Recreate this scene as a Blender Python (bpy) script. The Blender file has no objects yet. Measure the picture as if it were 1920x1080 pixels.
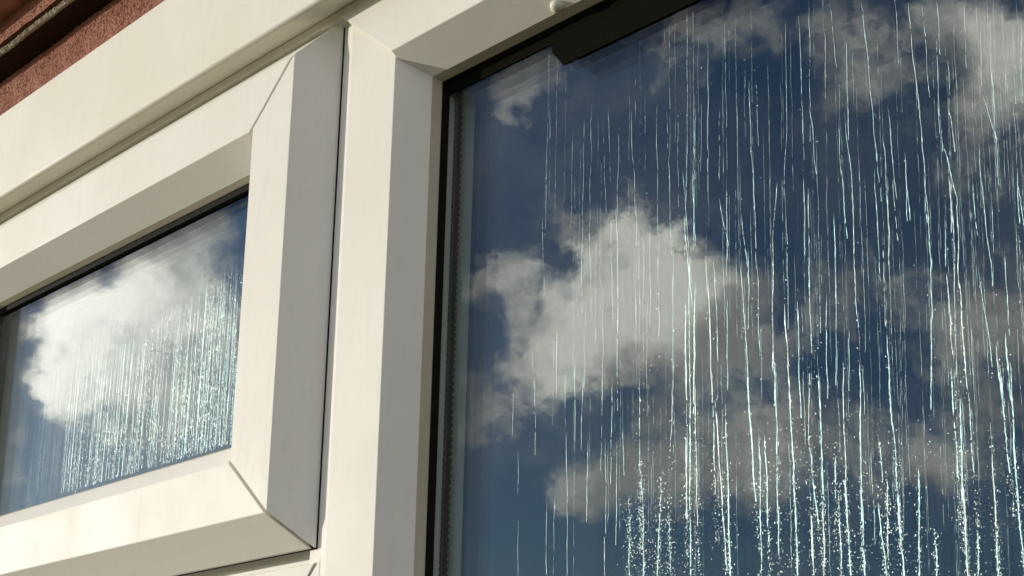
import bpy, bmesh, math, random
import numpy as np
from mathutils import Matrix, Vector, noise

random.seed(7)
sc = bpy.context.scene
COL = sc.collection
Z0 = 2.10                     # height of the mullion/head corner above the ground

# ------------------------------------------------------------------ camera
RC = np.array([[0.65273352, 0.75724861, 0.02266017],
               [-0.18460943, 0.18799667, -0.96466399],
               [-0.7347505, 0.62548524, 0.26250697]])
CP = np.array([0.76384758, -0.5508815, -0.46429134])
FPX, CX, CY = 3159.266, 960.0, 720.0
cam = bpy.data.cameras.new('camera')
cam.sensor_width = 36.0
cam.lens = FPX * 36.0 / 1920.0
cam.shift_y = (CY - 540.0) / 1920.0
cam.clip_start = 0.01
cam.clip_end = 3000
camo = bpy.data.objects.new('camera', cam)
COL.objects.link(camo)
right, down, fwd = RC
camo.matrix_world = Matrix(((right[0], -down[0], -fwd[0], CP[0]),
                            (right[1], -down[1], -fwd[1], CP[1]),
                            (right[2], -down[2], -fwd[2], CP[2] + Z0),
                            (0, 0, 0, 1)))
sc.camera = camo

# ------------------------------------------------------------------ sun and exposure
SUN_AZ, SUN_EL = math.radians(60.0), math.radians(9.0)      # azimuth from the wall's outward normal, to the left
SDIR = Vector((-math.sin(SUN_AZ) * math.cos(SUN_EL), -math.cos(SUN_AZ) * math.cos(SUN_EL), math.sin(SUN_EL)))
sun = bpy.data.lights.new('sun', 'SUN')
sun.energy = 3.25
sun.angle = math.radians(0.53)
sun.color = (1.0, 0.925, 0.79)
suno = bpy.data.objects.new('sun', sun)
suno.rotation_euler = SDIR.to_track_quat('Z', 'Y').to_euler()
suno.location = (-6, -4, 4)
COL.objects.link(suno)
vs = sc.view_settings
vs.view_transform = 'Standard'
vs.look = 'None'
vs.gamma = 1.0
vs.use_curve_mapping = False
vs.exposure = 0.11


def ray(px, py):
    d = RC.T @ np.array([px - CX, py - CY, FPX])
    return d / np.linalg.norm(d)


def at(px, py, y):
    """the point of the plane y = const (wall depth) seen at a photograph pixel"""
    d = ray(px, py)
    t = (y - CP[1]) / d[1]
    return CP + d * t


# ------------------------------------------------------------------ sky with broken cumulus
w = bpy.data.worlds.new('World')
sc.world = w
w.use_nodes = True
nt = w.node_tree
nt.nodes.clear()
N, L = nt.nodes, nt.links


def nd(tree, kind, **kw):
    n = tree.nodes.new(kind)
    for k, v in kw.items():
        setattr(n, k, v)
    return n


def mth(tree, op, a, b=None, c=None, clamp=False):
    n = nd(tree, 'ShaderNodeMath', operation=op, use_clamp=clamp)
    for i, v in enumerate((a, b, c)):
        if v is None:
            continue
        if isinstance(v, (int, float)):
            n.inputs[i].default_value = v
        else:
            tree.links.new(v, n.inputs[i])
    return n.outputs[0]


def mrange(tree, v, a, b, c=0.0, d=1.0, kind='SMOOTHSTEP'):
    n = nd(tree, 'ShaderNodeMapRange', interpolation_type=kind)
    n.inputs['From Min'].default_value = a
    n.inputs['From Max'].default_value = b
    n.inputs['To Min'].default_value = c
    n.inputs['To Max'].default_value = d
    tree.links.new(v, n.inputs['Value'])
    return n.outputs[0]


def mixc(tree, fac, a, b, blend='MIX'):
    n = nd(tree, 'ShaderNodeMix', data_type='RGBA', blend_type=blend)
    for sock, v in ((n.inputs[0], fac), (n.inputs[6], a), (n.inputs[7], b)):
        if isinstance(v, (int, float)):
            sock.default_value = v
        elif isinstance(v, tuple):
            sock.default_value = (*v, 1.0)
        else:
            tree.links.new(v, sock)
    return n.outputs[2]


def nz(tree, vec, scale, detail=6.0, rough=0.55, dist=0.0):
    n = nd(tree, 'ShaderNodeTexNoise')
    n.inputs['Scale'].default_value = scale
    n.inputs['Detail'].default_value = detail
    n.inputs['Roughness'].default_value = rough
    n.inputs['Distortion'].default_value = dist
    tree.links.new(vec, n.inputs['Vector'])
    return n.outputs[0]


sky = nd(nt, 'ShaderNodeTexSky', sky_type='NISHITA')
sky.sun_disc = False
sky.sun_elevation = SUN_EL
sky.sun_rotation = math.atan2(SDIR.x, SDIR.y)
sky.air_density = 1.0
sky.dust_density = 0.1
sky.ozone_density = 3.0
tc = nd(nt, 'ShaderNodeTexCoord')
dirv = tc.outputs['Generated']

# the cumulus banks that the panes mirror: (pixel x, pixel y, radius in pixels, weight)
BANKS = [(1195, 470, 105, 1.25), (1110, 580, 110, 1.25), (1060, 680, 80, 1.0), (1215, 570, 115, 1.2), (1300, 620, 105, .9),
         (1400, 650, 100, .5), (905, 560, 75, .75), (1045, 405, 62, .8), (960, 500, 70, .55), (905, 785, 66, .75), (975, 755, 60, .65),
         (1080, 890, 70, .85), (1180, 895, 95, .85), (1310, 890, 105, .75), (1430, 870, 100, .65), (1560, 820, 110, .6),
         (1700, 850, 100, .6), (1770, 810, 80, .55), (1240, 770, 90, .55), (1840, 600, 120, .65), (1905, 660, 110, .7), (1560, 510, 85, .5),
         (985, 140, 75, .7), (950, 190, 45, .5), (1250, 75, 110, .65), (1340, 60, 85, .55), (1880, 50, 120, .95), (1890, 200, 110, .7),
         (1490, 20, 90, .55), (1100, 90, 60, .35), (1620, 180, 80, .3), (1790, 330, 90, .35), (1150, 640, 90, .8), (1010, 640, 75, .85), (1450, 560, 110, .45), (1700, 560, 120, .4), (1640, 60, 130, .45), (1790, 130, 110, .5), (1380, 800, 110, .5), (1850, 860, 100, .5),
         (330, 480, 110, .8), (400, 460, 75, .7), (225, 560, 120, .95), (120, 590, 95, .95), (130, 675, 85, .95), (195, 715, 90, 1.0),
         (280, 680, 125, .8), (370, 690, 110, .75), (110, 800, 45, .45), (40, 845, 42, .6), (35, 940, 45, .9), (445, 600, 90, .5),
         (720, 300, 120, .5), (640, 820, 140, .6), (2050, 480, 150, .8), (-120, 760, 130, .7), (560, 1010, 120, .6)]
warp = nd(nt, 'ShaderNodeTexNoise')
warp.inputs['Scale'].default_value = 15.0
warp.inputs['Detail'].default_value = 6.0
warp.inputs['Roughness'].default_value = 0.62
L.new(dirv, warp.inputs['Vector'])
wv = nd(nt, 'ShaderNodeVectorMath', operation='SUBTRACT')
wv.inputs[1].default_value = (0.5, 0.5, 0.5)
L.new(warp.outputs['Color'], wv.inputs[0])
wa = nd(nt, 'ShaderNodeVectorMath', operation='MULTIPLY_ADD')
wa.inputs[1].default_value = (0.085, 0.085, 0.085)
L.new(wv.outputs[0], wa.inputs[0])
L.new(dirv, wa.inputs[2])
acc = lit = None
for px, py, r, wt in BANKS:
    d = ray(px, py)
    d = (d[0], -d[1], d[2])                   # mirrored by the wall plane: where that part of the sky is
    n = nd(nt, 'ShaderNodeVectorMath', operation='DISTANCE')
    n.inputs[1].default_value = d
    L.new(wa.outputs[0], n.inputs[0])
    v = mrange(nt, n.outputs['Value'], 0.0, r * 1.7 / FPX, wt, 0.0)
    acc = v if acc is None else mth(nt, 'ADD', acc, v)
    if wt >= 0.94:
        lit = v if lit is None else mth(nt, 'ADD', lit, v)
acc = mth(nt, 'MINIMUM', acc, 1.3)
dc = ray(1000, 560)
n = nd(nt, 'ShaderNodeVectorMath', operation='DISTANCE')
n.inputs[1].default_value = (dc[0], -dc[1], dc[2])
L.new(dirv, n.inputs[0])
near = mrange(nt, n.outputs['Value'], 0.33, 0.48, 0.0, 1.0)
gen = mrange(nt, nz(nt, dirv, 4.2, 4.0, 0.5), 0.44, 0.62, 0.0, 1.1)
gen = mth(nt, 'MULTIPLY', gen, near)
acc = mth(nt, 'ADD', acc, gen)
big = nz(nt, wa.outputs[0], 30.0, 8.0, 0.64)
fld = mth(nt, 'ADD', acc, mth(nt, 'MULTIPLY', mth(nt, 'SUBTRACT', big, 0.5), 2.3))
cover = mrange(nt, fld, 0.26, 1.28, 0.0, 0.93)
veil = mrange(nt, nz(nt, wa.outputs[0], 7.0, 6.0, 0.6), 0.40, 0.72, 0.0, 0.16)
cover = mth(nt, 'MAXIMUM', cover, veil)
up = nd(nt, 'ShaderNodeSeparateXYZ')
L.new(dirv, up.inputs[0])
cover = mth(nt, 'MULTIPLY', cover, mrange(nt, up.outputs['Z'], 0.0, 0.06))
bright = mth(nt, 'ADD', mth(nt, 'MULTIPLY', lit, 0.75), gen)
bright = mth(nt, 'ADD', bright, mth(nt, 'MULTIPLY', mth(nt, 'SUBTRACT', nz(nt, wa.outputs[0], 20.0, 5.0, 0.6), 0.46), 2.6))
thick = mrange(nt, bright, -0.1, 1.25)
cloudcol = mixc(nt, thick, (9.2, 8.9, 8.7), (26.0, 24.4, 22.4))
skyc = mixc(nt, 1.0, sky.outputs[0], (0.63, 0.73, 0.90), 'MULTIPLY')
colr = mixc(nt, cover, skyc, cloudcol)
bg = nd(nt, 'ShaderNodeBackground')
bg.inputs['Strength'].default_value = 0.12
L.new(colr, bg.inputs['Color'])
wo = nd(nt, 'ShaderNodeOutputWorld')
L.new(bg.outputs[0], wo.inputs['Surface'])


# ------------------------------------------------------------------ materials
def mat(name):
    m = bpy.data.materials.new(name)
    m.use_nodes = True
    t = m.node_tree
    b = t.nodes['Principled BSDF']
    g = nd(t, 'ShaderNodeNewGeometry')
    return m, t, b, g.outputs['Position']


def scaled(t, vec, s):
    n = nd(t, 'ShaderNodeVectorMath', operation='MULTIPLY')
    n.inputs[1].default_value = s
    t.links.new(vec, n.inputs[0])
    return n.outputs[0]


def bump(t, b, height, strength, dist):
    n = nd(t, 'ShaderNodeBump')
    n.inputs['Strength'].default_value = strength
    n.inputs['Distance'].default_value = dist
    t.links.new(height, n.inputs['Height'])
    t.links.new(n.outputs[0], b.inputs['Normal'])


def pvc(name, c1, c2, rough):
    m, t, b, P = mat(name)
    cloud = nz(t, P, 9.0, 5.0, 0.6)
    speck = mrange(t, nz(t, P, 520.0, 2.0, 0.5), 0.70, 0.80, 0.0, 0.35)
    smear = mrange(t, nz(t, scaled(t, P, (30, 30, 7)), 6.0, 5.0, 0.65), 0.50, 0.78, 0.0, 0.5)
    c = mixc(t, mrange(t, cloud, 0.3, 0.7), c1, c2)
    c = mixc(t, mth(t, 'MULTIPLY', smear, 0.75), c, tuple(v * 0.88 for v in c2))
    c = mixc(t, mth(t, 'MULTIPLY', speck, 0.35), c, (0.45, 0.42, 0.34))
    spot = mrange(t, nz(t, P, 190.0, 3.0, 0.6), 0.71, 0.76, 0.0, 0.30)
    c = mixc(t, spot, c, (0.42, 0.39, 0.31))
    drip = mrange(t, nz(t, scaled(t, P, (150, 150, 5)), 1.0, 4.0, 0.6), 0.60, 0.80, 0.0, 0.16)
    c = mixc(t, drip, c, (0.50, 0.46, 0.36))
    t.links.new(c, b.inputs['Base Color'])
    t.links.new(mrange(t, cloud, 0.2, 0.8, rough - 0.05, rough + 0.09), b.inputs['Roughness'])
    b.inputs['Specular IOR Level'].default_value = 0.07
    bump(t, b, mth(t, 'ADD', nz(t, P, 60.0, 3.0), mth(t, 'MULTIPLY', nz(t, P, 900.0, 2.0), 0.08)), 0.25, 0.0006)
    return m


M = {}
M['pvc'] = pvc('cream_white_upvc', (0.835, 0.805, 0.725), (0.80, 0.77, 0.685), 0.50)
M['pvc_old'] = pvc('yellowed_upvc', (0.83, 0.80, 0.685), (0.79, 0.76, 0.64), 0.50)
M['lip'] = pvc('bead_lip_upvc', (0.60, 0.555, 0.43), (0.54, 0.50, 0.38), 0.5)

m, t, b, P = mat('black_rubber')
t.links.new(mixc(t, nz(t, P, 300.0), (0.010, 0.010, 0.009), (0.022, 0.021, 0.018)), b.inputs['Base Color'])
b.inputs['Roughness'].default_value = 0.8
b.inputs['Specular IOR Level'].default_value = 0.05
M['rubber'] = m
m, t, b, P = mat('spacer_aluminium')
t.links.new(mixc(t, nz(t, P, 160.0), (0.038, 0.040, 0.033), (0.06, 0.063, 0.051)), b.inputs['Base Color'])
b.inputs['Roughness'].default_value = 0.55
b.inputs['Metallic'].default_value = 0.3
M['spacer'] = m
m, t, b, P = mat('dark_grey_seal')
t.links.new(mixc(t, nz(t, P, 160.0), (0.022, 0.022, 0.019), (0.045, 0.045, 0.038)), b.inputs['Base Color'])
b.inputs['Roughness'].default_value = 0.8
b.inputs['Specular IOR Level'].default_value = 0.05
M['seal'] = m
m, t, b, P = mat('spacer_slot')
b.inputs['Base Color'].default_value = (0.45, 0.45, 0.41, 1)
b.inputs['Roughness'].default_value = 0.5
M['slot'] = m


def glass(name, mask):
    """float glass: mirror by Schlick's law over a clear pane, with a thin misted film"""
    m = bpy.data.materials.new(name)
    m.use_nodes = True
    t = m.node_tree
    t.nodes.clear()
    g = nd(t, 'ShaderNodeNewGeometry')
    P = g.outputs['Position']
    dt = nd(t, 'ShaderNodeVectorMath', operation='DOT_PRODUCT')
    t.links.new(g.outputs['Normal'], dt.inputs[0])
    t.links.new(g.outputs['Incoming'], dt.inputs[1])
    c = mth(t, 'ABSOLUTE', dt.outputs['Value'])
    f = mth(t, 'POWER', mth(t, 'SUBTRACT', 1.0, c), 5.0)
    f = mth(t, 'MULTIPLY_ADD', f, 0.957, 0.043, clamp=True)
    tr = nd(t, 'ShaderNodeBsdfTransparent')
    tr.inputs[0].default_value = (0.93, 0.965, 0.955, 1)
    gl = nd(t, 'ShaderNodeBsdfGlossy')
    gl.inputs['Roughness'].default_value = 0.0
    gl.inputs['Color'].default_value = (1, 1, 1, 1)
    bp_ = nd(t, 'ShaderNodeBump')
    bp_.inputs['Strength'].default_value = 0.018
    bp_.inputs['Distance'].default_value = 0.0004
    wav = mth(t, 'ADD', nz(t, P, 26.0, 2.0, 0.5), mth(t, 'MULTIPLY', nz(t, scaled(t, P, (240, 10, 9)), 1.0, 3.0, 0.6), 0.35))
    t.links.new(wav, bp_.inputs['Height'])
    t.links.new(bp_.outputs[0], gl.inputs['Normal'])
    mx = nd(t, 'ShaderNodeMixShader')
    t.links.new(f, mx.inputs[0])
    t.links.new(tr.outputs[0], mx.inputs[1])
    t.links.new(gl.outputs[0], mx.inputs[2])
    out = nd(t, 'ShaderNodeOutputMaterial')
    last = mx.outputs[0]
    if mask:
        df = nd(t, 'ShaderNodeBsdfDiffuse')
        df.inputs['Color'].default_value = (0.80, 0.90, 0.90, 1)
        fac = mask(t, P)
        mx2 = nd(t, 'ShaderNodeMixShader')
        t.links.new(fac, mx2.inputs[0])
        t.links.new(last, mx2.inputs[1])
        t.links.new(df.outputs[0], mx2.inputs[2])
        last = mx2.outputs[0]
    t.links.new(last, out.inputs[0])
    return m


def mist_large(t, P):
    s = nd(t, 'ShaderNodeSeparateXYZ')
    t.links.new(P, s.inputs[0])
    st = mrange(t, nz(t, scaled(t, P, (620, 1, 7)), 1.0, 4.0, 0.6), 0.42, 0.78)
    blot = mrange(t, nz(t, P, 22.0, 5.0, 0.6), 0.50, 0.72)
    gx = mrange(t, s.outputs['X'], 0.06, 0.36)
    v = mth(t, 'MULTIPLY', st, mth(t, 'MULTIPLY_ADD', gx, 0.012, 0.003))
    return mth(t, 'MULTIPLY_ADD', blot, 0.006, v)


def mist_small(t, P):
    s = nd(t, 'ShaderNodeSeparateXYZ')
    t.links.new(P, s.inputs[0])
    st = mrange(t, nz(t, scaled(t, P, (480, 1, 8)), 1.0, 4.0, 0.6), 0.36, 0.75)
    edge = mth(t, 'MULTIPLY_ADD', nz(t, scaled(t, P, (260, 1, 10)), 1.0, 2.0), 0.05, s.outputs['X'])
    gx = mrange(t, edge, -0.54, -0.37)
    top = mrange(t, mth(t, 'MULTIPLY_ADD', nz(t, scaled(t, P, (200, 1, 1)), 1.0, 2.0), 0.05, s.outputs['Z']), Z0 - 0.03, Z0 - 0.11)
    k = mth(t, 'MULTIPLY', gx, top)
    return mth(t, 'MULTIPLY', mth(t, 'MULTIPLY_ADD', st, 0.19, 0.018), k)


M['glass_large'] = glass('glass_with_mist', mist_large)
M['glass_small'] = glass('glass_with_heavy_mist', mist_small)
M['glass_inner'] = glass('glass_inner_pane', None)


def water(name, c, rough):
    m, t, b, P = mat(name)
    t.links.new(mixc(t, mrange(t, nz(t, P, 260.0, 2.0), 0.35, 0.65), tuple(0.6 * v for v in c), c), b.inputs['Base Color'])
    b.inputs['Roughness'].default_value = rough
    b.inputs['Metallic'].default_value = 0.5
    b.inputs['Specular IOR Level'].default_value = 0.8
    bump(t, b, nz(t, P, 1300.0, 3.0, 0.6), 0.6, 0.0007)
    return m


M['water'] = [water('water_run_teal', (0.71, 0.94, 0.965), 0.31), water('water_run_white', (0.93, 0.97, 0.94), 0.31),
              water('water_run_warm', (0.98, 0.90, 0.62), 0.31)]

m, t, b, P = mat('rough_red_brick')
c = mixc(t, mrange(t, nz(t, P, 45.0, 6.0, 0.65), 0.3, 0.7), (0.36, 0.130, 0.080), (0.50, 0.215, 0.135))
c = mixc(t, mrange(t, nz(t, P, 420.0, 3.0), 0.62, 0.72, 0.0, 0.7), c, (0.16, 0.05, 0.032))
c = mixc(t, mrange(t, nz(t, P, 700.0, 2.0), 0.68, 0.78, 0.0, 0.6), c, (0.55, 0.40, 0.30))
t.links.new(c, b.inputs['Base Color'])
b.inputs['Roughness'].default_value = 0.92
bump(t, b, nz(t, P, 900.0, 4.0, 0.7), 0.7, 0.0012)
M['brick'] = m
m, t, b, P = mat('sandy_mortar')
t.links.new(mixc(t, nz(t, P, 350.0, 5.0, 0.7), (0.26, 0.205, 0.125), (0.50, 0.43, 0.31)), b.inputs['Base Color'])
b.inputs['Roughness'].default_value = 0.95
bump(t, b, nz(t, P, 1100.0, 4.0, 0.7), 0.8, 0.0012)
M['mortar'] = m
m, t, b, P = mat('shade_black_brick')  # near-black base colour stands in for shade under the overhanging courses
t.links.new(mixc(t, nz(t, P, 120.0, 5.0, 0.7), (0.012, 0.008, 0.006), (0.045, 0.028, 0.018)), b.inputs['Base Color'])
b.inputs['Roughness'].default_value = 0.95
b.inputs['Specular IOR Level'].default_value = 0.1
M['brick_shade'] = m
m, t, b, P = mat('garden_ground')
t.links.new(mixc(t, nz(t, P, 3.0, 6.0, 0.6), (0.10, 0.10, 0.055), (0.17, 0.15, 0.10)), b.inputs['Base Color'])
b.inputs['Roughness'].default_value = 0.9
M['ground'] = m
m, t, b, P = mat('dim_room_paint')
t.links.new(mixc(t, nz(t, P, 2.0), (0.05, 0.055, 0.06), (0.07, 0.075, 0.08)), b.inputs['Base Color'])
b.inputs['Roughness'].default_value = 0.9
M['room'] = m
m, t, b, P = mat('dark_strip')
t.links.new(mixc(t, nz(t, P, 500.0, 3.0), (0.006, 0.006, 0.004), (0.013, 0.0125, 0.009)), b.inputs['Base Color'])
b.inputs['Roughness'].default_value = 0.7
M['strip'] = m
m, t, b, P = mat('wall_render')
t.links.new(mixc(t, nz(t, P, 14.0, 5.0), (0.30, 0.13, 0.085), (0.40, 0.19, 0.12)), b.inputs['Base Color'])
b.inputs['Roughness'].default_value = 0.9
M['wall'] = m


# ------------------------------------------------------------------ mesh helpers (coordinates relative to the corner, lifted by Z0)
def link(name, me, material, parent=None):
    o = bpy.data.objects.new(name, me)
    if material is not None:
        me.materials.append(material)
    COL.objects.link(o)
    if parent is not None:
        o.parent = parent
        o.matrix_parent_inverse = Matrix.Identity(4)
    return o


def mesh(name, verts, faces, material, parent=None, bevel=0.0, seg=2):
    me = bpy.data.meshes.new(name)
    me.from_pydata([(v[0], v[1], v[2] + Z0) for v in verts], [], faces)
    bm = bmesh.new()
    bm.from_mesh(me)
    bmesh.ops.recalc_face_normals(bm, faces=bm.faces)
    bm.to_mesh(me)
    bm.free()
    o = link(name, me, material, parent)
    if bevel:
        b = o.modifiers.new('soft edges', 'BEVEL')
        b.width = bevel
        b.segments = seg
        b.limit_method = 'ANGLE'
        b.angle_limit = math.radians(18)
        b.harden_normals = False
    return o


def prism(ring_a, ring_b):
    n = len(ring_a)
    f = [[i, (i + 1) % n, n + (i + 1) % n, n + i] for i in range(n)]
    f += [list(range(n))[::-1], list(range(n, 2 * n))]
    return list(ring_a) + list(ring_b), f


def tag(o, label, cat, group=None, kind=None):
    if label:
        o['label'] = label
    if cat:
        o['category'] = cat
    if group:
        o['group'] = group
    if kind:
        o['kind'] = kind
    return o


def empty(name, label, cat):
    o = bpy.data.objects.new(name, None)
    o.empty_display_size = 0.05
    COL.objects.link(o)
    return tag(o, label, cat)


def box(name, a, b, material, parent=None, bevel=0.0):
    x0, y0, z0 = a
    x1, y1, z1 = b
    v = [(x, y, z) for x in (x0, x1) for y in (y0, y1) for z in (z0, z1)]
    f = [[0, 1, 3, 2], [4, 6, 7, 5], [0, 4, 5, 1], [2, 3, 7, 6], [0, 2, 6, 4], [1, 5, 7, 3]]
    return mesh(name, v, f, material, parent, bevel)


# ------------------------------------------------------------------ setting: ground and the dim room behind the glass
gm = bpy.data.meshes.new('ground')
gm.from_pydata([(-900, -900, 0), (900, -900, 0), (900, 900, 0), (-900, 900, 0)], [], [[0, 1, 2, 3]])
tag(link('ground', gm, M['ground']), None, None, kind='structure')

XL, XR, ZB = -0.755, 1.02, -1.16          # outer edges of the whole window
rv, rf = [], []
for x in (-1.6, 1.9):
    for y in (0.10, 3.2):
        for z in (-2.0, 0.28):
            rv.append((x, y, z))
rf = [[0, 1, 3, 2], [4, 6, 7, 5], [2, 3, 7, 6], [0, 2, 6, 4], [1, 5, 7, 3]]
tag(mesh('room', rv, rf, M['room']), None, None, kind='structure')

# ------------------------------------------------------------------ brick wall above and around
wall = empty('brick_wall', 'rough red brick eaves courses with sandy mortar above the cream window board', 'brick wall')


def rough_block(name, x0, x1, z0, z1, y0, y1, material, amp, step, parent, seed, edge=0.0):
    """block whose front (y0, towards the garden) and underside are uneven"""
    nx = max(2, int((x1 - x0) / step))
    nz_ = max(2, int((z1 - z0) / step))
    ny = 5
    V, F = [], []
    rows = [(y0 + (y1 - y0) * (1 - k / ny), z0) for k in range(ny)] + [(y0, z0 + (z1 - z0) * k / nz_) for k in range(nz_ + 1)] + [(y1, z1)]
    for j, (yy, zz) in enumerate(rows):
        for i in range(nx + 1):
            xx = x0 + (x1 - x0) * i / nx
            p = Vector((xx * 620 + seed, yy * 620, zz * 620))
            d = noise.fractal(p, 0.6, 2.2, 4) * amp + noise.noise(p * 0.06) * amp * 1.4
            wgt = 0.0 if j in (0, len(rows) - 1) else 1.0
            rise = edge * abs(noise.noise(p * 0.5)) if j == ny else 0.0
            V.append((xx, yy - d * wgt, zz + rise + (d * 0.4 * wgt if 0 < j <= ny else 0)))
    for j in range(len(rows) - 1):
        for i in range(nx):
            a = j * (nx + 1) + i
            F.append([a, a + 1, a + nx + 2, a + nx + 1])
    n = len(V)
    V += [(x0, y1, z0), (x1, y1, z0), (x0, y1, z1), (x1, y1, z1)]
    return mesh(name, V, F, material, parent)


W0, W1 = -1.3, 1.6
edges1 = [-1.16, -0.705, -0.25, 0.205, 0.66, 1.115]
for i in range(len(edges1) - 1):
    rough_block('brick', edges1[i] + .004, edges1[i + 1] - .004, 0.118, 0.1725, -0.012, 0.08, M['brick'], 0.0007, 0.0009 if i == 1 else 0.004, wall, i * 31.7)
box('backing', (W0, 0.0, 0.1165), (W1, 0.10, 0.62), M['mortar'], wall)
for i in range(3):
    x0 = -1.05 + i * 0.82
    rough_block('mortar_bed', x0, x0 + 0.818, 0.1742, 0.1795, -0.0355, -0.0330, M['mortar'], 0.0011, 0.0011, wall, 400 + i * 17, 0.0014)
box('shade_course', (W0, -0.0332, 0.1738), (W1, 0.05, 0.1796), M['brick_shade'], wall)  # shade of the overhang's underside, put into the colour
box('shade_course', (W0, -0.024, 0.1797), (W1, 0.05, 0.1868), M['brick_shade'], wall)  # shade in the recessed groove, put into the colour
edges2 = [-1.30, -0.845, -0.39, 0.065, 0.52, 0.975]
for i in range(len(edges2) - 1):
    rough_block('brick', edges2[i] + .004, edges2[i + 1] - .004, 0.187, 0.2075, -0.034, 0.07, M['brick'], 0.0007, 0.0012 if i in (0, 1, 2) else 0.004, wall, 100 + i * 23.1)
for r in range(5):
    for i in range(6):
        x0 = -1.22 + i * 0.455 + (r % 2) * 0.2
        rough_block('brick', x0, x0 + 0.445, 0.208 + r * 0.075, 0.208 + r * 0.075 + 0.065, -0.070, 0.05, M['brick'], 0.0014, 0.010, wall, 200 + r * 9 + i * 5.3)
box('backing', (W0, -0.060, 0.2085), (W1, -0.001, 0.60), M['mortar'], wall)
for a, b_ in (((W0, -0.03, -2.1), (XL - .002, 0.098, 0.1160)), ((XR + .002, -0.03, -2.1), (W1, 0.098, 0.1160)), ((XL - .001, -0.03, -2.1), (XR + .001, 0.098, ZB - .002))):
    box('side_wall', a, b_, M['wall'], wall)

# ------------------------------------------------------------------ the fixed frame
frame = empty('window_frame', 'cream white plastic window frame with mullion, head and large fixed pane', 'window')
HP, HZ, WM, DM, WG, DG = 0.004, -0.0017, 0.0156, 0.0174, 0.0014, 0.0058
LX, LY = WM + WG, DM + DG                         # where the lip ends and the gasket begins

# board above the frame: flat face with a rounded lower nose
prof = [(-0.026, 0.1232), (-0.026, 0.0462), (-0.0258, 0.0450), (-0.0253, 0.0441), (-0.0244, 0.0434), (-0.0230, 0.0431), (-0.0120, 0.0458), (-0.0035, 0.0484), (0.062, 0.0486), (0.062, 0.1232)]
v, f = prism([(XL, y, z) for y, z in prof], [(XR, y, z) for y, z in prof])
fo = mesh('head_board', v, f, M['pvc_old'], frame)

prof = [(-HP, 0.0480), (-HP, 0.0425), (0.0045, 0.0395), (0.0045, -0.03), (0.0618, -0.03), (0.0618, 0.0480)]
v, f = prism([(XL + .07, y, z) for y, z in prof], [(-0.0535, y, z) for y, z in prof])
mesh('head_rail', v, f, M['pvc'], frame, 0.0006)
prof = [(-HP, 0.0480, -0.0533), (-HP, 0.0415, -0.0528), (-HP, HZ, 0.0010), (DM, HZ - WM, 0.0), (LY, HZ - LX, 0.0), (0.062, HZ - LX, 0.0), (0.062, 0.0480, -0.0533)]
v, f = prism([(x, y, z) for y, z, x in prof], [(XR - .0655, y, z) for y, z, x in prof])
mesh('head_rail', v, f, M['pvc'], frame, 0.0005)

prof = [(-0.070, 0.004), (-0.0541, 0.004), (-0.0540, 0.0010), (-0.0470, 0.0), (0.0, 0.0), (WM, DM), (LX, LY), (LX, 0.050), (-0.070, 0.050)]
v, f = prism([(x, y, ZB + .066) for x, y in prof], [(x, y, 0.0470) for x, y in prof])
mesh('mullion', v, f, M['pvc'], frame, 0.0005)
# transom under the opening light, mitred into the mullion
prof = [(0.0130, -0.270, -0.0556), (0.0130, -0.3050, -0.0556), (0.0002, -0.3085, -0.0590), (0.0002, -0.326, -0.0765), (0.0002, -0.345, -0.0575), (0.0205, -0.3585, -0.0556),
        (0.0210, -0.366, -0.0556), (0.0615, -0.366, -0.0556), (0.0615, -0.270, -0.0556)]
v, f = prism([(XL + .066, y, z) for y, z, x in prof], [(x, y, z) for y, z, x in prof])
mesh('transom', v, f, M['pvc'], frame, 0.0005)
ear = [(-0.0545, -0.3058), (-0.0752, -0.326), (-0.0545, -0.3462)]
v, f = prism([(x, 0.0012, z) for x, z in ear], [(x, 0.03, z) for x, z in ear])
mesh('mullion_ear', v, f, M['pvc'], frame, 0.0003)


def side_profile(name, at_x, s, z0, z1):
    prof = [(0.0, 0.062), (0.0, -0.003), (0.046, -0.003), (0.046 + WM, DM), (0.046 + LX, LY), (0.046 + LX, 0.062)]
    v, f = prism([(at_x + s * x, y, z0) for x, y in prof], [(at_x + s * x, y, z1) for x, y in prof])
    return mesh(name, v, f, M['pvc'], frame, 0.0005)


side_profile('jamb', XR, -1, ZB, 0.0478)
side_profile('jamb', XL, 1, ZB, 0.0478)
prof = [(0.062, 0.0), (-0.003, 0.0), (-0.003, 0.046), (DM, 0.046 + WM), (LY, 0.046 + LX), (0.062, 0.046 + LX)]
v, f = prism([(XL + .066, y, ZB + z) for y, z in prof], [(XR - .066, y, ZB + z) for y, z in prof])
mesh('sill_rail', v, f, M['pvc'], frame, 0.0005)


def ring(name, x0, x1, z0, z1, wdt, y0, y1, material, parent, bevel=0.0):
    """rectangular ring of four mitred bars inside the opening, as one part"""
    V, F = [], []
    for y in (y0, y1):
        for d in (0.0, wdt):
            V += [(x0 + d, y, z0 + d), (x1 - d, y, z0 + d), (x1 - d, y, z1 - d), (x0 + d, y, z1 - d)]
    for k in range(4):
        k2 = (k + 1) % 4
        F += [[k, k2, 4 + k2, 4 + k], [8 + k, 12 + k, 12 + k2, 8 + k2], [4 + k, 4 + k2, 12 + k2, 12 + k], [k, 8 + k, 8 + k2, k2]]
    return mesh(name, V, F, material, parent, bevel)


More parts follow.
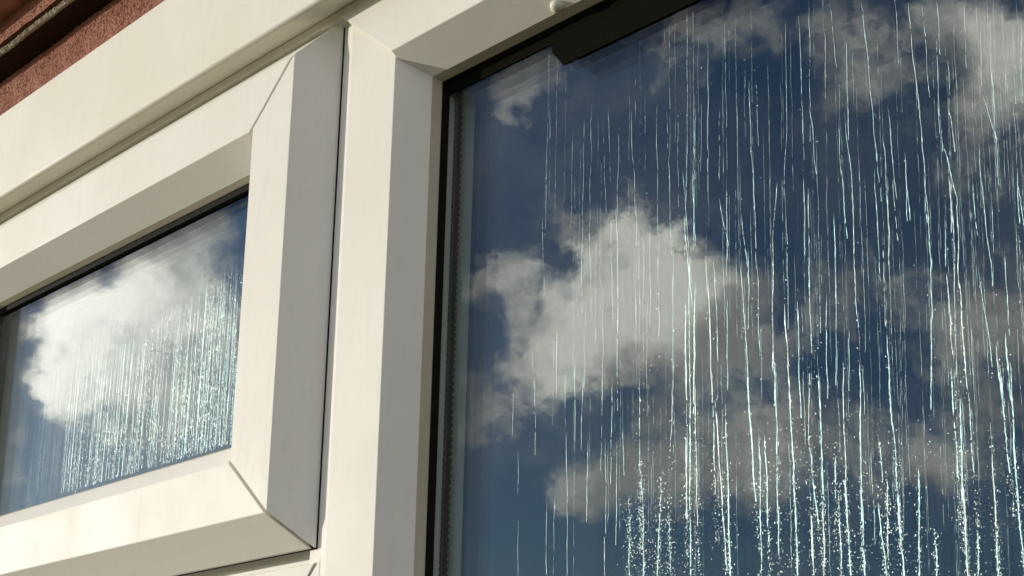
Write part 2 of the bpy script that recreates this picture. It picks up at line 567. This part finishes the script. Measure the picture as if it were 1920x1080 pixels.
def slots(x, z0, z1, ys, parent, pitch=0.0042):
    V, F = [], []
    z = z0
    while z < z1:
        for y in ys:
            n = len(V)
            hx, hy, hz = 0.00012, 0.00035, 0.0007
            zz = z + random.uniform(-.0002, .0002)
            V += [(x + sx * hx, y + sy * hy, zz + sz * hz) for sx in (-1, 1) for sy in (-1, 1) for sz in (-1, 1)]
            F += [[n + i for i in q] for q in ([0, 1, 3, 2], [4, 6, 7, 5], [0, 4, 5, 1], [2, 3, 7, 6], [0, 2, 6, 4], [1, 5, 7, 3])]
        z += pitch
    return tag(mesh('perforations', V, F, M['slot'], parent), None, None, kind='stuff')


YG = 0.0290                                     # outer face of the large pane
gx0, gx1, gz0, gz1 = LX + .0001, XR - 0.046 - LX, ZB + .046 + LX, HZ - LX
ring('gasket', gx0, gx1, gz0, gz1, 0.0006, LY + .0004, YG + .0002, M['rubber'], frame)
sp = ring('spacer_bar', gx0 + .0008, gx1 - .0008, gz0 + .0008, gz1 - .0008, 0.0022, YG + .0042, YG + .0092, M['spacer'], frame)
slots(gx0 + .0031, gz0 + .01, gz1 - .008, (YG + .0085,), sp)
slots(gx0 + .0013, gz0 + .01, gz1 - .006, (YG + .0042,), sp)
pane = box('fixed_pane', (gx0 + .0003, YG, gz0 + .0003), (gx1 - .0003, YG + .004, gz1 - .0003), M['glass_large'], frame)
box('inner_pane', (gx0 + .0003, YG + .0095, gz0 + .0003), (gx1 - .0003, YG + .0135, gz1 - .0003), M['glass_inner'], frame)


def bead(x0, x1, z0, z1, w_, y0, y1, parent):
    V, F = [], []
    for d, y in ((-.0004, y0 + .0003), (-.0001, y0 - .0003), (w_ + .0003, y1 - .0002), (w_ + .0003, y1 + .0006)):
        V += [(x0 + d, y, z0 + d), (x1 - d, y, z0 + d), (x1 - d, y, z1 - d), (x0 + d, y, z1 - d)]
    for q in range(3):
        for k in range(4):
            k2 = (k + 1) % 4
            F.append([q * 4 + k, q * 4 + k2, q * 4 + 4 + k2, q * 4 + 4 + k])
    return mesh('glazing_bead', V, F, M['lip'], parent)


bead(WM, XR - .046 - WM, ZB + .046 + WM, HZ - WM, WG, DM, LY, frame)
# plain dark strip along the top of the large pane
p0, p1 = at(1036, 99, YG - .001), at(1056, 123, YG - .001)
tz = p1[2] + .0004
M['strip'].node_tree.nodes['Principled BSDF'].inputs['Specular IOR Level'].default_value = 0.0
tv = [(p0[0], gz1 - .0008), (p0[0], p0[2]), (p1[0], tz), (gx1 - .01, tz), (gx1 - .01, gz1 - .0008)]
v, f = prism([(x, YG - .0012, z) for x, z in tv], [(x, YG - .0001, z) for x, z in tv])
mesh('top_strip', v, f, M['strip'], frame)  # near-black strip with a slanted left end
box('top_dark_band', (gx0 + .0012, YG - .0008, gz1 - .0078), (gx1 - .0012, YG - .0001, gz1 - .0004), M['strip'], frame)
# blob of sealant hanging from the head bead
c = at(1048, 13, 0.0160)
V, F = [], []
for j in range(9):
    a = math.pi * j / 8
    for i in range(12):
        bb = 2 * math.pi * i / 12
        rr = 0.0046 * math.sin(a) * (1 + 0.12 * math.sin(3 * bb))
        V.append((c[0] + rr * math.cos(bb) * 1.25, c[1] + rr * math.sin(bb) * 0.9 - 0.0006, c[2] + 0.0038 * math.cos(a) * (1.3 if j < 4 else 0.8)))
for j in range(8):
    for i in range(12):
        F.append([j * 12 + i, j * 12 + (i + 1) % 12, (j + 1) * 12 + (i + 1) % 12, (j + 1) * 12 + i])
so = mesh('sealant_blob', V, F, M['pvc_old'], frame)
for p in so.data.polygons:
    p.use_smooth = True
# lower left fixed pane, below the transom
box('lower_pane', (XL + .046 + LX, YG, ZB + .046 + LX), (-0.0699, YG + .004, -0.366), M['glass_inner'], frame)

# ------------------------------------------------------------------ the opening light
sash = empty('casement_sash', 'small cream white opening sash with mitred corners left of the mullion', 'sash')
XRS, ZT, ZBT = -0.0622, 0.0435, -0.2988
WL, WO, DO, WF, WFS, WI, DI, WGS, DGS = 0.0045, 0.0172, 0.0180, 0.0375, 0.0453, 0.0170, 0.0190, 0.002, 0.0040
XLS = -0.664
YB = 0.0050
def offs(wf):
    a = WL + WO
    return [(0, .0039), (0, 0.0012), (WL, -.0026), (a, -DO), (a + wf, -DO), (a + wf + WI, -DO + DI), (a + wf + WI + WGS, YB), (a + wf + WI + WGS, 0.045), (0.013, 0.045), (0.013, .0039)]
OS, OR = offs(WFS), offs(WF)
PR = 0.0011                                      # the stiles stand a hair proud of the rails
for s, xo in ((-1, XRS), (1, XLS)):
    a = [(xo + s * o, y - (PR if k in (2, 3, 4, 5) else 0), ZBT + OR[k][0]) for k, (o, y) in enumerate(OS)]
    b_ = [(xo + s * o, y - (PR if k in (2, 3, 4, 5) else 0), ZT - OR[k][0]) for k, (o, y) in enumerate(OS)]
    v, f = prism(a, b_)
    mesh('stile', v, f, M['pvc'], sash, 0.0005)
GAP = 0.0042
for zo, s in ((ZT, -1), (ZBT, 1)):
    GAP = 0.0062 if s < 0 else 0.0044
    a = [(XLS + OS[k][0] + GAP, y, zo + s * o) for k, (o, y) in enumerate(OR)]
    b_ = [(XRS - OS[k][0] - GAP, y, zo + s * o) for k, (o, y) in enumerate(OR)]
    v, f = prism(a, b_)
    mesh('rail', v, f, M['pvc'], sash, 0.0005)
YS = 0.0092
oS, oR = OS[6][0], OR[6][0]
sx0, sx1, sz0, sz1 = XLS + oS, XRS - oS, ZBT + oR, ZT - oR
ring('gasket', sx0, sx1 + .004, sz0 - .004, sz1, 0.0046, YB + .0012, YS + .0002, M['rubber'], sash)
sp = ring('spacer_bar', sx0 + .0008, sx1 + .007, sz0 - .007, sz1 - .0008, 0.0092, YS + .0042, YS + .0078, M['seal'], sash)
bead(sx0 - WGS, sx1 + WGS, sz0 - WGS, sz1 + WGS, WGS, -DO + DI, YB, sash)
spane = box('sash_pane', (sx0 + .0003, YS, sz0 + .0003), (sx1 - .0003, YS + .004, sz1 - .0003), M['glass_small'], sash)
box('inner_pane', (sx0 + .0003, YS + .0080, sz0 + .0003), (sx1 - .0003, YS + .0120, sz1 - .0003), M['glass_inner'], sash)


ring('shadow_gap_ring', XLS - .0004, XRS + .0004, ZBT - .0004, ZT + .0003, 0.004, 0.0030, 0.0043, M['rubber'], sash)  # black ring added to draw the dark shadow line of the sash gap

# ------------------------------------------------------------------ condensation: runs and droplets on the cavity side of the outer panes
def run_mesh(pts, widths, y, name, material, parent):
    V, F = [], []
    for (x, z), wd in zip(pts, widths):
        V += [(x - wd * .5, y, z), (x + wd * .32, y - wd * .11, z), (x + wd * .5, y, z)]
    for i in range(len(pts) - 1):
        if widths[i] <= 1e-6 and widths[i + 1] <= 1e-6:
            continue
        a = i * 3
        F += [[a, a + 3, a + 4, a + 1], [a + 1, a + 4, a + 5, a + 2]]
    if not F:
        return None
    me = bpy.data.meshes.new(name)
    me.from_pydata([(v[0], v[1], v[2] + Z0) for v in V], [], F)
    return link(name, me, material, parent)


def make_run(x0, y0, x1, y1, wpx, yplane, parent, seed, gaps=0.25, mi=None, wig=1.0):
    a, b_ = at(x0, y0, yplane), at(x1, y1, yplane)
    n = max(8, int(abs(a[2] - b_[2]) / 0.0007))
    pts, wd = [], []
    wm = wpx * 0.00027 * (0.47 if y1 < 400 else 0.60 if y1 < 745 else 0.93) * (0.72 if 900 < x0 < 1280 else 1.0)
    for i in range(n + 1):
        t_ = i / n
        x = a[0] + (b_[0] - a[0]) * t_
        z = a[2] + (b_[2] - a[2]) * t_
        q = Vector((seed * 3.7, z * 55, 0.3))
        env = min(1.0, t_ * 6 + .15) if i < n else 0.4
        x += wig * 0.0009 * noise.noise(q) * min(1.0, 6 * t_ * (1 - t_) + .1) + wig * 0.00022 * noise.noise(Vector((seed, z * 420, 9)))
        k = 0.75 * noise.noise(Vector((seed * 1.3, z * 330, 4.0))) + 0.55 * noise.noise(Vector((seed * 4.3, z * 900, 1.0))) + 0.5 * noise.noise(Vector((seed * 2.1, z * 60, 8.0)))
        wloc = wm * env * (0.85 + 0.75 * k)
        if k < -1.0 + 1.9 * gaps:
            wloc = 0.0
        pts.append((x, z))
        wd.append(max(0.0, wloc))
    if mi is None:
        mi = 1 if noise.noise(Vector((seed * 5.1, 0, 0))) > 0.15 else 0
    return run_mesh(pts, wd, yplane, 'water_run', M['water'][mi], parent)


YD = YG + .0042
# traced from the photograph: x0 y0 x1 y1 width
RUNS = [(1288, 0, 1289, 240, 1.6), (1302, 175, 1300, 360, 1.4), (1316, 190, 1314, 300, 1.2), (1328, 95, 1327, 350, 1.8), (1350, 205, 1349, 300, 1.6), (1358, 40, 1362, 225, 1.2),
        (1404, 150, 1413, 360, 2.2), (1418, 150, 1422, 270, 1.3), (1473, 40, 1475, 230, 1.3), (1475, 230, 1470, 352, 1.6), (1497, 30, 1505, 232, 2.2), (1517, 0, 1518, 200, 1.9),
        (1518, 200, 1530, 320, 2.2), (1546, 60, 1549, 130, 1.3), (1555, 5, 1566, 105, 1.5), (1587, 78, 1590, 195, 2.2), (1583, 208, 1598, 360, 2.2), (1613, 0, 1622, 60, 1.8), (1622, 60, 1630, 150, 2.2),
        (1630, 150, 1638, 238, 2.6), (1640, 255, 1650, 360, 1.6), (1677, 0, 1684, 105, 1.5), (1664, 200, 1680, 360, 2.1), (1655, 255, 1663, 360, 2.0), (1703, 5, 1716, 140, 2.4), (1716, 140, 1728, 255, 2.4),
        (1728, 255, 1735, 360, 2.4), (1728, 5, 1740, 145, 1.6), (1755, 0, 1758, 40, 1.6), (1756, 70, 1760, 200, 2.0), (1760, 200, 1766, 265, 1.8), (1765, 265, 1778, 312, 3.2), (1778, 312, 1782, 400, 2.2),
        (1777, 115, 1780, 210, 2.1), (1780, 210, 1790, 280, 2.6), (1808, 5, 1811, 112, 1.5), (1838, 55, 1841, 150, 1.3), (1857, 110, 1866, 235, 2.0), (1843, 180, 1866, 250, 1.8), (1866, 250, 1871, 320, 2.4),
        (1836, 270, 1842, 360, 2.0), (1908, 315, 1910, 360, 2.4), (1914, 35, 1918, 200, 1.6), (1696, 285, 1702, 360, 2.0), (1572, 225, 1581, 360, 1.8),
        (1300, 360, 1303, 450, 2.0), (1283, 360, 1292, 480, 2.2), (1292, 480, 1294, 720, 2.2), (1285, 565, 1287, 720, 2.0), (1304, 530, 1301, 720, 2.2), (1325, 440, 1324, 515, 1.5), (1327, 520, 1334, 715, 2.4),
        (1338, 490, 1345, 650, 2.2), (1348, 372, 1361, 435, 1.8), (1363, 360, 1362, 500, 1.8), (1364, 560, 1364, 720, 2.4), (1390, 400, 1397, 470, 1.8), (1389, 495, 1402, 700, 2.6), (1403, 470, 1403, 552, 2.0),
        (1413, 360, 1418, 495, 1.8), (1419, 495, 1424, 630, 1.9), (1456, 360, 1450, 455, 1.6), (1450, 455, 1449, 630, 2.6), (1449, 630, 1453, 720, 2.4), (1474, 410, 1477, 560, 1.6), (1471, 570, 1480, 720, 2.6),
        (1495, 565, 1500, 720, 2.4), (1507, 360, 1508, 412, 2.2), (1515, 360, 1517, 500, 2.2), (1517, 500, 1521, 612, 2.4), (1537, 545, 1538, 612, 1.5), (1550, 555, 1551, 700, 1.6), (1563, 400, 1567, 530, 2.6),
        (1567, 530, 1567, 700, 2.0), (1582, 360, 1588, 440, 2.4), (1593, 621, 1592, 720, 2.4), (1597, 360, 1603, 520, 2.2), (1603, 530, 1608, 590, 2.2), (1642, 360, 1648, 475, 2.0), (1664, 360, 1666, 475, 2.0),
        (1677, 360, 1682, 427, 1.8), (1655, 440, 1660, 600, 1.5), (1663, 630, 1668, 720, 2.8), (1700, 360, 1701, 400, 1.8), (1735, 360, 1742, 440, 2.2), (1742, 440, 1747, 580, 2.2), (1747, 580, 1746, 705, 2.2),
        (1771, 405, 1776, 520, 2.4), (1776, 520, 1784, 632, 2.6), (1782, 362, 1790, 460, 2.2), (1789, 460, 1793, 690, 1.8), (1795, 365, 1799, 530, 2.8), (1799, 530, 1806, 640, 3.0), (1806, 640, 1813, 720, 3.6),
        (1826, 360, 1832, 425, 1.8), (1842, 360, 1857, 495, 2.0), (1834, 500, 1853, 635, 2.0), (1883, 470, 1891, 598, 2.2), (1885, 625, 1893, 720, 2.8), (1910, 360, 1920, 420, 2.4), (1869, 640, 1876, 720, 2.0),
        (1294, 720, 1295, 1080, 2.8), (1302, 720, 1308, 965, 2.0), (1286, 820, 1287, 960, 3.0), (1336, 720, 1340, 890, 1.8), (1341, 750, 1358, 1000, 2.6), (1360, 760, 1369, 1080, 3.0), (1402, 720, 1408, 800, 3.6),
        (1408, 800, 1416, 920, 3.0), (1423, 815, 1427, 1040, 2.6), (1434, 815, 1441, 990, 2.8), (1455, 720, 1459, 970, 2.6), (1480, 720, 1486, 820, 2.6), (1486, 820, 1496, 1080, 3.4), (1517, 720, 1518, 840, 1.6),
        (1535, 720, 1541, 865, 3.0), (1519, 840, 1530, 940, 2.2), (1543, 940, 1545, 1080, 3.2), (1567, 855, 1567, 930, 2.4), (1582, 720, 1586, 895, 2.0), (1612, 720, 1615, 920, 2.6), (1583, 900, 1596, 1080, 3.0),
        (1573, 935, 1575, 1000, 2.4), (1647, 820, 1655, 890, 1.8), (1646, 930, 1662, 1080, 2.8), (1668, 720, 1675, 800, 3.2), (1675, 800, 1682, 910, 2.0), (1683, 915, 1693, 1060, 2.8), (1722, 880, 1724, 1080, 3.2),
        (1664, 895, 1665, 980, 2.0), (1785, 720, 1793, 845, 2.8), (1800, 740, 1803, 890, 2.4), (1803, 890, 1815, 1080, 3.2), (1815, 730, 1824, 860, 1.8), (1860, 845, 1866, 950, 2.4), (1878, 720, 1893, 880, 2.6),
        (1896, 720, 1903, 850, 3.0), (1903, 850, 1916, 1010, 2.8), (1754, 1020, 1757, 1080, 3.0), (1833, 1000, 1834, 1080, 2.2), (1870, 1010, 1872, 1080, 2.6), (1615, 920, 1621, 1080, 2.8), (1520, 960, 1526, 1080, 3.0),
        (1095, 222, 1092, 400, 1.3), (1109, 200, 1105, 450, 1.5), (1130, 235, 1136, 390, 1.4), (1140, 205, 1143, 295, 1.6), (1161, 233, 1158, 385, 1.4), (1183, 203, 1191, 395, 1.6), (1231, 185, 1234, 440, 1.4),
        (1250, 212, 1258, 440, 1.9), (1271, 210, 1272, 345, 1.6), (1288, 265, 1284, 450, 1.7), (1304, 200, 1300, 450, 1.6), (1209, 180, 1209, 300, 1.1), (1155, 390, 1158, 450, 1.6), (1193, 395, 1194, 450, 1.5),
        (1018, 450, 1020, 540, 1.3), (1092, 450, 1091, 570, 1.4), (1106, 450, 1108, 570, 1.4), (1146, 450, 1149, 595, 1.5), (1158, 450, 1158, 720, 1.6), (1197, 450, 1200, 575, 1.3), (1207, 450, 1206, 630, 1.6),
        (1219, 450, 1219, 585, 1.6), (1235, 450, 1235, 565, 1.6), (1261, 450, 1262, 720, 2.2), (1286, 450, 1295, 540, 2.6), (1285, 565, 1286, 720, 2.4), (1303, 530, 1301, 720, 2.6), (1131, 550, 1130, 720, 1.4),
        (1190, 492, 1192, 640, 1.3), (1097, 570, 1095, 720, 1.3), (1044, 610, 1043, 720, 1.1), (998, 650, 1001, 720, 1.3), (1002, 720, 1003, 830, 1.1), (1060, 720, 1064, 980, 1.3), (1078, 720, 1078, 820, 1.5),
        (1093, 720, 1090, 830, 1.3), (1103, 825, 1100, 960, 1.7), (1129, 720, 1126, 870, 1.4), (1148, 720, 1145, 880, 1.5), (1157, 825, 1155, 1010, 1.5), (1167, 800, 1170, 885, 1.3), (1199, 720, 1200, 880, 1.6),
        (1261, 720, 1257, 830, 1.8), (1135, 820, 1136, 990, 1.3), (1240, 910, 1232, 1080, 2.6), (1254, 960, 1258, 1080, 2.0), (1203, 880, 1207, 1080, 2.2), (1133, 1000, 1134, 1080, 1.7), (1025, 940, 1025, 1070, 1.2), (1040, 930, 1038, 1050, 1.1),
        (1064, 980, 1063, 1080, 1.2), (971, 840, 971, 905, 1.0), (972, 975, 971, 1060, 0.9), (962, 735, 961, 790, 1.0), (1181, 960, 1180, 1080, 1.8), (1030, 200, 1031, 250, 1.1), (1074, 240, 1070, 420, 1.0)]
PATHS = []
for i, (x0, y0, x1, y1, wpx) in enumerate(RUNS):
    k = (x1 - x0) / max(20.0, y1 - y0)
    if y1 < 1080:
        e = random.uniform(5, 70) if wpx > 1.5 else random.uniform(0, 30)
        x1, y1 = x1 + k * e, y1 + e
    if y0 in (360, 450, 720):
        e = random.uniform(5, 45)
        x0, y0 = x0 - k * e, y0 - e
    PATHS.append((x0, y0, x1, y1, wpx))
    make_run(x0, y0, x1, y1, wpx, YD, pane, 11.0 + i * 0.77, 0.23 if wpx > 1.9 else 0.36)
for i in range(60):
    x = 1010 + 910 * random.random() ** 0.7
    y0 = random.uniform(20, 900)
    ln = random.uniform(80, 360)
    lean = (x - 1232) * 9e-5 * ln
    PATHS.append((x, y0, x + lean, y0 + ln, 0.8))
    make_run(x, y0, x + lean, y0 + ln, random.uniform(0.45, 0.9), YD, pane, 300 + i * 1.31, 0.36)


def fine_runs(specs, yplane, parent, material):
    """hair-thin trails too many to count, one object"""
    V, F = [], []
    for (x0, y0, x1, y1, wpx), sd in specs:
        p, q = at(x0, y0, yplane), at(x1, y1, yplane)
        n = max(6, int(abs(p[2] - q[2]) / 0.0016))
        prev = None
        for i in range(n + 1):
            t_ = i / n
            z = p[2] + (q[2] - p[2]) * t_
            x = p[0] + (q[0] - p[0]) * t_ + 0.0006 * noise.noise(Vector((sd, z * 60, 1.0)))
            wd = wpx * 0.00027 * max(0.0, 0.55 + 1.3 * noise.noise(Vector((sd * 2.3, z * 240, 3.0))))
            if wd <= 1e-6:
                prev = None
                continue
            m0 = len(V)
            V += [(x - wd * .5, yplane, z), (x + wd * .5, yplane - wd * .12, z)]
            if prev is not None:
                F.append([prev, m0, m0 + 1, prev + 1])
            prev = m0
    me = bpy.data.meshes.new('fine_runs')
    me.from_pydata([(v[0], v[1], v[2] + Z0) for v in V], [], F)
    return tag(link('fine_runs', me, material, parent), None, None, kind='stuff')


sp_ = []
for i in range(190):
    x = 960 + 960 * random.random() ** 0.62
    y0 = random.uniform(-40, 900)
    ln = random.uniform(80, 420)
    sp_.append(((x, y0, x + (x - 1232) * 8e-5 * ln, y0 + ln, random.uniform(0.18, 0.42)), i * 1.9))
fine_runs(sp_[::2], YD, pane, M['water'][0])
fine_runs(sp_[1::2], YD, pane, M['water'][1])


def droplets(name, items, y, parent, material):
    V, F = [], []
    for x, z, r in items:
        n = len(V)
        k = random.uniform(0.85, 1.5)
        sk = random.uniform(0.7, 1.1)
        for a in range(6):
            an = a * math.pi / 3 + 0.4
            V.append((x + r * sk * math.cos(an), y, z + r * k * math.sin(an)))
        V.append((x + r * .45, y - r * .24, z + r * .15))
        F += [[n + a, n + (a + 1) % 6, n + 6] for a in range(6)]
    return tag(mesh(name, V, F, material, parent), None, None, kind='stuff')


def along_runs(paths, yplane, count, lo, hi, power, spread, rad):
    out = []
    ok = [q for q in paths if q[3] > lo and q[1] < hi]
    for _ in range(count):
        x0, y0, x1, y1, wpx = random.choice(ok)
        py = lo + (hi - lo) * random.random() ** power
        if not (y0 - 30 < py < y1 + 90):
            continue
        px = x0 + (x1 - x0) * (py - y0) / max(20.0, y1 - y0) + random.gauss(0, spread * random.choice((.5, 1, 1, 2.2)))
        p = at(px, py, yplane)
        out.append((p[0], p[2], rad * random.choice((.35, .45, .5, .6, .7, .9, 1.3))))
    return out


bold = [q for q in PATHS if q[4] > 1.4 and q[0] > 1170]
it = along_runs(bold, YD, 7500, 800, 1085, 0.5, 2.6, 0.00027)
it += along_runs([q for q in bold if q[0] < 1270], YD, 900, 860, 1085, 0.6, 6.0, 0.00024)
it += along_runs(bold, YD, 1800, 520, 900, 0.7, 2.4, 0.00026)
it += along_runs(PATHS, YD, 900, 20, 800, 0.9, 2.5, 0.00023)
it += along_runs([q for q in PATHS if q[0] > 1180], YD, 3600, 760, 1085, 0.6, 9.0, 0.00021)
a_, b2 = it[::3], [q for i, q in enumerate(it) if i % 3]
droplets('droplets', b2, YD, pane, M['water'][1])
droplets('droplets', [q for i, q in enumerate(a_) if i % 4], YD, pane, M['water'][0])
droplets('droplets', a_[::4], YD, pane, M['water'][2])

# the heavily misted opening light
YE = YS + .0042
def top_line(px):
    return 690 - (px - 140) * 0.70 if px < 250 else 613 - (px - 250) * 0.66
k = 0
for i in range(190):
    px = 448 - 318 * random.random() ** 1.25
    y0 = top_line(px) + abs(random.gauss(0, 60)) * random.choice((0.3, 1, 1, 2))
    y1 = min(930, y0 + random.uniform(90, 420))
    if random.random() < 0.45:
        y1 = 960 - px * 0.293 - 2
        y0 = max(y0, y1 - random.uniform(80, 330))
    lean = (px - 1232) * 8.3e-5 * (y1 - y0)
    make_run(px, y0, px + lean, min(y1, 960 - (px + lean) * 0.293), random.uniform(0.7, 2.7), YE, spane, 700 + i * 0.93, 0.36, None, 0.5)
for i in range(40):
    px = random.uniform(50, 190)
    y1 = 960 - px * 0.293 - random.uniform(0, 60)
    y0 = y1 - random.uniform(60, 190)
    make_run(px - (px - 1232) * 8.3e-5 * (y1 - y0), y0, px, y1, random.uniform(0.3, 0.7), YE, spane, 1300 + i * 1.7, 0.42, 1, 0.4)
it = []
for _ in range(8200):
    px = 110 + 335 * random.random() ** 0.72
    bot = 960 - px * 0.293
    tp = top_line(px)
    py = tp + (bot - tp) * (random.random() ** 0.62)
    qx = px + 6 * noise.noise(Vector((px * .2, 0, 0)))
    qx -= (px - 1232) * 8.3e-5 * (bot - py) * 0.9
    if noise.noise(Vector((qx * .16, py * .006, 2.0))) < -0.12:
        continue
    p = at(qx, py, YE)
    if p[0] > sx1 - .002 or p[2] < sz0 + .001:
        continue
    it.append((p[0], p[2], 0.00036 * random.choice((.5, .6, .7, .8, 1, 1, 1.3, 1.6))))
droplets('droplets', [q for i, q in enumerate(it) if i % 3], YE, spane, M['water'][1])
droplets('droplets', [q for i, q in enumerate(it) if i % 3 == 0 and i % 18], YE, spane, M['water'][0])
droplets('droplets', it[::18], YE, spane, M['water'][2])

sc.render.engine = 'CYCLES'
sc.cycles.max_bounces = 8
sc.cycles.diffuse_bounces = 4
sc.cycles.transparent_max_bounces = 16
sc.cycles.caustics_reflective = False
sc.cycles.caustics_refractive = False
